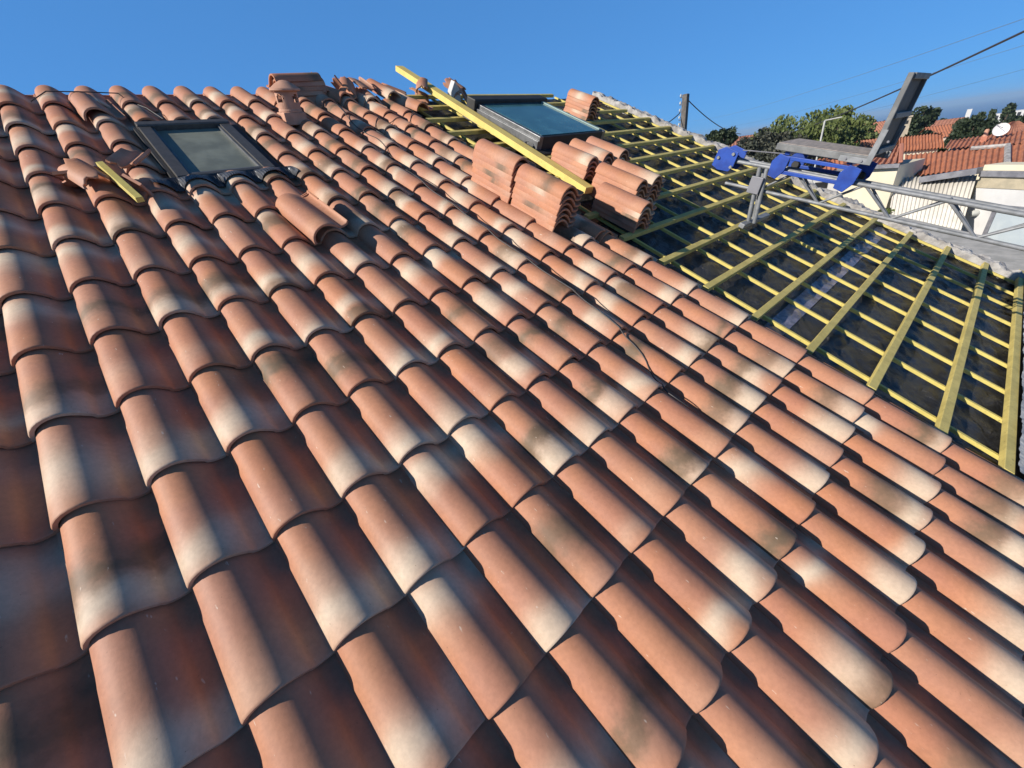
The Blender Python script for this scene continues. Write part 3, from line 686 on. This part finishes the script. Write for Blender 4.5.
b = MB(); fr(b, fx, fx+.09, fz-2.3, fz-.091); fr(b, fx, fx1, fz-.09, fz); fr(b, fx1-.09, fx1, fz-2.3, fz-.091); fra = b.build('door_frame', M_GUT, wb)
b = MB(); fr(b, fx+.092, fx1-.092, fz-2.3, fz-.092, .012); b.build('door', mat('pale_door', (.50, .56, .58), (.44, .50, .53), .4, 2), fra)
lx, lz = onwall(977, 213)
b = MB(); b.lathe(W0+dn_*lx+Vector((0, 0, lz))-back*.1, -back, [(0, .05), (.05, .04), (.07, 0), (.07, -.1)], 14); b.build('wall_lamp', M_LAMP, wb, smooth=True)
# corrugated sheeting and the beam over it
c00, c10, c11, c01 = hp(880, 262, 13.2), hp(951, 262, 13.4), hp(976.5, 175.5, 15.0), hp(895, 178, 15.4)
cs = MB(); ribpatch(cs, c00, c10, c11, c01, 19, .035, 3); o = cs.build('corrugated_roof', M_CORR, None, smooth=True, label='steep cream corrugated lean-to roof below the red tiles', category='corrugated roof')
o.modifiers.new('t', 'SOLIDIFY').thickness = .012
b = MB(); a_, c_ = hp(922, 179.5, 15.1), hp(980, 170.5, 14.75); b.bar(a_, c_, .3, .13, Z); b.build('fascia_beam', M_GUT, None, bev=.01, label='dark slanting beam along the top of the corrugated roof', category='beam')
# flat roof strip below the gable
def zp(x, y, z): r = ray(x, y); return r*(z/r.z)
tz = hp(950, 255, 8.2).z
pts = [zp(856, 206, tz), zp(985, 236, tz), zp(1050, 262, tz), zp(1050, 330, tz), zp(960, 300, tz)]
b = MB(); b.slab(pts, Vector((0, 0, -.25))); b.build('terrace', M_CONC, None, kind='structure')

# cream house left of the neighbour
k00, k10 = hp(862, 167.5, 15), hp(899, 165.5, 14.75)
dn2 = (k10-k00); dn2.z = 0; dn2.normalize(); bk = Vector((-dn2.y, dn2.x, 0)); bk = bk if bk.dot(ray(880, 170)) > 0 else -bk
kh = thing('cream_house', 'cream rendered house with short red tiled slope behind the hoist backrest', 'house', drop(k00, GZ))
wl = (k10-k00).dot(dn2)
b = MB(); b.box(drop(k00, GZ)-dn2*.4, dn2*(wl+.4), bk*1.6, Vector((0, 0, k00.z-GZ))); b.build('wall', M_CREAM, kh)
r00, r10 = k00-dn2*.5-bk*.12+Vector((0, 0, .01)), k00+dn2*(wl+.05)-bk*.12+Vector((0, 0, .01))
r11 = hp(901, 146.5, 16.6); r01 = hp(878, 149, 17.4)
b = MB(); ribpatch(b, r00, r10, r11, r01, 10, .07, 8, .02); b.build('roof', M_RTILE2, kh)
b = MB(); b.bar(r00, r10, .05, .09, Z); b.build('gutter', M_GUT, kh)
b = MB(); b.bar(r10+Vector((0, 0, .08)), r11+Vector((0, 0, .06)), .09, .05, Z); b.build('verge', M_BUFF, kh, bev=.03)

HN = [0]
def house_at(x, y, d, w, dep, yaw, rise, wm, rm, label, wins=2, hip=False, chim=False, nr=12, cat='house'):
    """eave centre seen at x, y; d metres away"""
    kx = 1/(1+((x-512)/F_)**2); w *= d*kx/F_; rise *= d*math.sqrt(kx)/F_; nr = max(6, int(nr))
    c = hp(x, y, d); f = Vector((c.x, c.y, 0)).normalized(); f = Matrix.Rotation(yaw, 3, 'Z') @ f; s = Vector((f.y, -f.x, 0))
    gz = min(ground(d), c.z-2.2)-.5; t = thing('house', label, cat, drop(c, gz))
    b = MB(); o = drop(c, gz)-s*w/2; prof = [(0, gz), (0, c.z), (dep/2, c.z+rise*.93), (dep, c.z), (dep, gz)]
    if hip or rise == 0: b.box(o, s*w, f*dep, Vector((0, 0, c.z-gz)))
    else: b.slab([drop(c, 0)-s*w/2+f*a+Vector((0, 0, z)) for a, z in prof], s*w)
    b.build('wall', wm, t)
    if rise:
        ov = .12; e = c-s*(w/2+ov)-f*ov; g = c+s*(w/2+ov)-f*ov; r = dep/2+ov; ins = min(r*.8, (w/2+ov)*.85) if hip else 0
        ra = e+f*r+s*ins+Vector((0, 0, rise+.05)); rb = g+f*r-s*ins+Vector((0, 0, rise+.05)); e2_ = e+f*2*r; g2 = g+f*2*r
        b = MB(); ribpatch(b, e, g, rb, ra, nr, .05, 4, .02); ribpatch(b, g2, e2_, ra, rb, nr, .05, 2)
        if hip: ribpatch(b, g, g2, rb, rb, 6, .05); ribpatch(b, e2_, e, ra, ra, 6, .05)
        roof = b.build('roof', rm, t)
        if chim:
            b = MB(); p = (ra+rb)/2+s*w*.2; b.box(p-Vector((.25, .25, .4)), Vector((.5, 0, 0)), Vector((0, .5, 0)), Vector((0, 0, 1.2))); b.build('chimney', M_PINK, roof)
    for k in range(wins):
        b = MB(); p = c+s*(-w/2+w*(k+.5)/wins-w*.14/1)-f*.03+Vector((0, 0, -1.5)); b.box(p, s*w*.28*min(1, 2/wins), f*.02, Vector((0, 0, 1.1))); b.build('window', M_DARK, t)
    return t
house_at(920, 150.5, 20, 34, 2.4, .1, 9, M_CREAM, M_RTILE, 'small house with low orange roof over a shaded porch', 1, nr=14)
house_at(824, 171, 22, 44, 2.5, .1, 7, M_WHITE, M_RTILE, 'white house with red tiled roof seen under the blue carriage', 1, nr=12)
house_at(950, 136.5, 48, 38, 5, .2, 8, M_PINK, M_RTILE, 'house with dark red roof left of the conifer clump', 2, nr=14)
house_at(922, 131, 75, 66, 6, -.1, 6, M_PINK, M_RTILE2, 'pinkish house with wide faded roof under the round dark pine', 3, nr=20)
house_at(953, 120.5, 95, 17, 5, .1, 0, M_PINK, M_RTILE2, 'pale pink flat-roofed villa with three dark openings before the sea', 3)
house_at(882, 133, 45, 36, 5, .3, 8, M_CREAM, M_RTILE2, 'cream house with weathered roof beyond the hoist backrest', 2, nr=14)
house_at(1016, 134, 42, 34, 5, .1, 8, M_CREAM, M_RTILE2, 'house with pale hipped roof right of the satellite dish', 2, True, nr=12)
house_at(1019, 110.5, 210, 26, 9, .1, 0, M_WHITE, M_RTILE2, 'long white building on the far shore at the frame edge', 4)
house_at(1001, 113.5, 180, 12, 6, .0, 0, M_WHITE, M_RTILE2, 'white villa just right of the conifer tips', 2)
house_at(970, 109.2, 260, 5, 6, .0, 0, M_WHITE, M_RTILE2, 'tiny white villa peeping above the conifer clump', 0)
house_at(735, 146, 50, 32, 6, .0, 6, M_CREAM, M_RTILE2, 'orange roofed house behind the blue hoist head', 2, nr=14)
house_at(862, 141, 30, 9, .8, .2, 0, M_CREAM, M_RTILE2, 'small cream chimney stack with dark opening left of the backrest', 0, cat='chimney')
house_at(866, 147.5, 29, 30, 2, .2, 4, M_PINK, M_RTILE2, 'low faded tiled roof under the cream chimney stack', 1)
# stone chimney tower
tc_ = hp(908, 117.5, 33); tb = drop(tc_, tc_.z-2.6)
tw = thing('chimney_tower', 'tapering beige stone chimney tower with small opening among the roofs', 'chimney', drop(tc_, GZ-1))
b = MB(); f = Vector((tc_.x, tc_.y, 0)).normalized(); s = Vector((f.y, -f.x, 0))
b.hexa([tb-s*.75-f*.3, tb+s*.22-f*.3, tb+s*.22+f*.3, tb-s*.75+f*.3, tc_-s*.15-f*.15, tc_+s*.15-f*.15, tc_+s*.15+f*.15, tc_-s*.15+f*.15])
b.box(drop(tb, GZ-1)-s*.75-f*.3, s*.97, f*.6, Vector((0, 0, tb.z-.003-GZ+1))); b.build('shaft', M_STONE, tw)
b = MB(); b.box(tc_-s*.19-f*.19+Vector((0, 0, .003)), s*.38, f*.38, Vector((0, 0, .08))); b.build('cap', M_STONE, tw)
b = MB(); b.box(tc_-s*.06-f*.19+Vector((0, 0, -.28)), s*.12, f*.02, Vector((0, 0, .15))); b.build('opening', M_DARK, tw)

# ------------------------------------------------------------------ trees
def tree(x, ytop, d, h, rx, rz, m, label, n=3000, leaf=.22, seed=1, shape='round', name='tree', group='trees beyond the roof', clumps=26):
    """crown top seen at x, ytop, d metres away; crown rx wide, rz high (half sizes)"""
    kx = 1/(1+((x-512)/F_)**2); rx *= 1.18; rz *= 1.12; n = int(rx*rz*9)+500; rx *= d*kx/F_; rz *= d*math.sqrt(kx)/F_; leaf = 2.6*d*math.sqrt(kx)/F_; clumps = 34
    r = random.Random(seed); top = hp(x, ytop, d); base = drop(top, min(ground(d), top.z-h)); c = top-Vector((0, 0, rz))
    t = thing(name, label, 'tree', base, group)
    cl = []
    for k in range(clumps):
        while True:
            p = Vector((r.uniform(-1, 1), r.uniform(-1, 1), r.uniform(-1, 1)))
            if p.length < 1: break
        if shape == 'cone': k_ = (1-(p.z+1)/2)*.9+.12; p.x *= k_; p.y *= k_
        if shape == 'flat': p.z = abs(p.z)*.8-.1
        cl.append((Vector((p.x*rx*.85, p.y*rx*.85, p.z*rz*.85)), r.uniform(.24, .44)*min(rx, rz*1.3)))
    cz = Vector((0, 0, 1))
    b = MB(); b.tube([base, base*.3+c*.7+Vector((.1, 0, 0)), c], [.10+h*.025, .08+h*.014, .05], 8)
    for q, rr in cl[::3]: b.tube([base*.25+c*.75, c+q], [.06+h*.006, .02], 5)
    b.build('trunk', M_BARK, t, smooth=True)
    b = MB()
    for k in range(n):
        q, rr = cl[r.randrange(len(cl))]
        p = Vector((r.gauss(0, 1), r.gauss(0, 1), r.gauss(0, 1))).normalized()*rr*r.uniform(.55, 1.08); p.z *= .8
        p = c+q+p; a = Vector((r.gauss(0, 1), r.gauss(0, 1), r.gauss(0, 1))).normalized(); o_ = a.cross(Vector((r.random(), r.random(), r.random()))).normalized()
        if shape in ('cone', 'wind'): a = (a*.5+Vector((.2, .1, .9))).normalized(); o_ = a.cross(Vector((r.gauss(0, 1), r.gauss(0, 1), .1))).normalized()
        s = leaf*r.uniform(.6, 1.3); ww = .38 if shape != 'cone' else .25
        m0 = p-a*s*.5; m1 = p+a*s*.5
        b.v += [m0, p+o_*s*ww, m1, p-o_*s*ww]; k0 = len(b.v)-4; b.f.append((k0, k0+1, k0+2, k0+3))
    me = bpy.data.meshes.new('crown'); me.from_pydata([v-base for v in b.v], [], b.f); me.materials.append(m)
    o = bpy.data.objects.new('crown', me); COL.objects.link(o); o.parent = t
tree(815, 106, 34, 6, 40, 25, M_OLIVE, 'broad olive green tree with rounded top left of the hoist backrest', seed=1, shape='wind')
tree(848, 104, 30, 6, 18, 24, M_OLIVE, 'ragged olive green tree directly against the hoist backrest', seed=2, shape='wind')
tree(830, 120, 28, 5, 30, 18, M_OLIVE, 'lower olive green tree behind the load platform', seed=12, shape='wind')
tree(786, 119, 36, 6, 28, 17, M_OLIVE, 'olive green tree on the slope of the dark cable', seed=13, shape='wind')
tree(838, 111, 40, 6, 34, 22, M_OLIVE, 'dark olive tree filling the gap between the two tall ones', seed=51, shape='wind')
tree(770, 129, 27, 5, 30, 15, M_GREYG, 'grey green spreading tree above the hoist ladder', seed=3)
tree(752, 137, 24, 4, 16, 12, M_GREYG, 'low grey green bush-like tree next to the blue hoist head', seed=4)
tree(793, 138, 22, 4, 24, 12, M_GREYG, 'grey green tree right behind the carriage deck', seed=14)
tree(726, 126.5, 38, 5, 9, 8, M_DGREEN, 'small round dark tree at the gable end near the utility pole', seed=5)
tree(712, 131.5, 40, 5, 8, 5, M_DGREEN, 'tiny dark tree left of the small round one', seed=15)
tree(927, 103, 60, 8, 14, 11, M_DGREEN, 'round dark pine rising over the faded roofs', seed=6)
tree(909, 108, 60, 8, 4, 10, M_DGREEN, 'thin dark conifer between the chimney tower and round pine', seed=16, shape='cone')
tree(886, 207, 10.5, 1, 8, 9, M_OLIVE, 'small green shrub growing beside the corrugated roof', seed=39, name='shrub')
CY_ = [(978, 104, 36, 9, 19), (986, 105, 34, 9, 19), (996, 103, 35, 8, 20), (969, 110, 38, 9, 16), (961, 117, 38, 9, 13)]
for k, (x, y, d, rx, rz) in enumerate(CY_):
    tree(x, y, d, 5, rx, rz, M_DGREEN, ['dark green conifer with pointed tip, second from the tall right one', 'dark green conifer in the middle of the clump behind the red wing',
         'tallest dark conifer of the clump, nearest the dish', 'shorter dark conifer on the sloping side of the clump', 'lowest dark conifer of the clump, nearest the pink villa'][k], seed=20+k, shape='cone', name='conifer', group='conifer clump behind the red roofs')
tree(976, 118, 30, 4, 20, 13, M_DGREEN, 'bushy dark tree filling the front of the conifer clump', seed=31)
tree(955, 135, 26, 3, 15, 8, M_DGREEN, 'low dark tree in front of the conifer clump', seed=32)
tree(990, 122, 28, 4, 13, 11, M_DGREEN, 'dark bushy tree behind the orange chimney pot', seed=33)
tree(1012, 103, 90, 8, 6, 7, M_DGREEN, 'dark tree against the white shore building', seed=34)
tree(1012, 115, 62, 6, 20, 9, M_DGREEN, 'wide dark tree mass behind the satellite dish', seed=35)
tree(915, 130, 27, 3, 7, 8, M_DGREEN, 'small dark tree right of the chimney tower foot', seed=36)
tree(929, 130, 30, 3, 9, 7, M_DGREEN, 'small dark tree over the low orange roof', seed=37)
tree(943, 118, 120, 8, 6, 4, M_DGREEN, 'far dark tree beside the pale pink villa', seed=38)
tree(870, 120, 50, 6, 22, 9, M_DGREEN, 'dark tree belt piece behind the backrest, left of the tower', seed=41)

# ------------------------------------------------------------------ poles and wires
pt = hp(686, 94, 34); pb = drop(pt, GZ)
up_ = thing('utility_pole', 'weathered utility pole with insulators rising behind the gable', 'utility pole', pb)
b = MB(); b.bar(pb, pt, .34, .34, U); b.build('post', M_POLE, up_, bev=.03)
f = Vector((pt.x, pt.y, 0)).normalized(); s = Vector((f.y, -f.x, 0))
b = MB()
for z in (.15, .55, .95, 1.4): b = MB(); b.bar(pt-s*.35-Vector((0, 0, z)), pt+s*.2-Vector((0, 0, z)), .05, .05, Z); b.build('crossarm', M_POLE, up_)
for k in range(5):
    b = MB(); b.lathe(pt-s*.3-Vector((0, 0, .1+.4*k)), Z, [(0, 0), (.06, 0), (.07, .06), (.04, .12), (0, .16)], 8); b.build('insulator', M_LAMP, up_, smooth=True)
lp = hp(825, 120.5, 20); lpt = thing('lamp_pole', 'thin pale pole with a slanting arm before the olive green trees', 'pole', drop(lp, GZ))
b = MB(); b.tube([drop(lp, GZ), lp], .03, 8); b.build('post', M_LAMP, lpt)
b = MB(); b.tube([lp, hp(842, 117, 20)], .018, 8); b.build('arm', M_LAMP, lpt)
def wire(a, c, r, sag, label, m=M_WIRE):
    b = MB(); n = 28; b.tube([a.lerp(c, k/n)-Vector((0, 0, sag*4*(k/n)*(1-k/n))) for k in range(n+1)], r, 6, False)
    b.build('overhead_cable', m, None, smooth=True, label=label, category='cable', group='overhead cables')
wire(hp(1100, -5, 13), hp(738, 137, 60), .022, .9, 'thick dark cable slanting from the upper right corner past the hoist backrest')
wire(pt+s*.2-Vector((0, 0, .4)), hp(741, 134, 55), .030, .4, 'cable falling from the utility pole towards the small round tree')
wire(pt-s*.3-Vector((0, 0, 1.0)), hp(640, 130, 30), .030, .3, 'short cable from the utility pole down behind the gable')
wire(hp(1100, -8, 22), hp(690, 121, 90), .010, .6, 'upper faint wire across the sky, above the thick cable', M_THIN)
wire(hp(1100, 22, 22), hp(700, 130, 90), .007, .6, 'faint wire just below the thick cable', M_THIN)
wire(hp(1100, 48, 22), hp(760, 128, 90), .006, .6, 'lowest faint wire close over the sea', M_THIN)

# ------------------------------------------------------------------ light
sl = Vector((-1, -.65, .40)).normalized(); sw = U*sl.x + V*sl.y + N*sl.z
el = math.asin(sw.z); az = math.atan2(sw.x, sw.y)
ld = bpy.data.lights.new('sun', 'SUN'); lo = bpy.data.objects.new('sun', ld); COL.objects.link(lo)
ld.energy = 5.0; ld.angle = math.radians(.5); ld.color = (1, .93, .84)
lo.rotation_euler = (-sw).to_track_quat('-Z', 'Y').to_euler(); lo.location = (0, 0, 20)
wd = bpy.data.worlds.new('World'); S.world = wd; wd.use_nodes = True; nt = wd.node_tree
bg = nt.nodes['Background']; sk = nt.nodes.new('ShaderNodeTexSky'); sk.sky_type = 'NISHITA'; sk.sun_disc = False
sk.sun_elevation = el; sk.sun_rotation = az % (2*math.pi); sk.altitude = 50; sk.air_density = .7; sk.dust_density = 0; sk.ozone_density = 6.0
gm = nd(nt, 'ShaderNodeGamma', i_Gamma=.3); nt.links.new(sk.outputs[0], gm.inputs[0]); vm = nd(nt, 'ShaderNodeVectorMath', operation='MULTIPLY'); nt.links.new(gm.outputs[0], vm.inputs[0]); vm.inputs[1].default_value = (.88, 2.45, 4.8); tcw = nt.nodes.new('ShaderNodeTexCoord'); sz = nt.nodes.new('ShaderNodeSeparateXYZ'); nt.links.new(tcw.outputs['Generated'], sz.inputs[0])
zen = ramp(nt, sz.outputs[2], .30, .75); fz_ = math_(nt, 'SUBTRACT', 1.0, math_(nt, 'MULTIPLY', zen, .72))
vz = nd(nt, 'ShaderNodeVectorMath', operation='SCALE'); nt.links.new(vm.outputs[0], vz.inputs[0]); nt.links.new(fz_, vz.inputs['Scale'])
nt.links.new(vz.outputs[0], bg.inputs[0]); bg.inputs[1].default_value = .079
S.view_settings.view_transform = 'Standard'; S.view_settings.look = 'None'; S.view_settings.gamma = 1; S.view_settings.exposure = .20
S.render.resolution_x = 1024; S.render.resolution_y = 768
S.cycles.max_bounces = 6; S.cycles.diffuse_bounces = 2
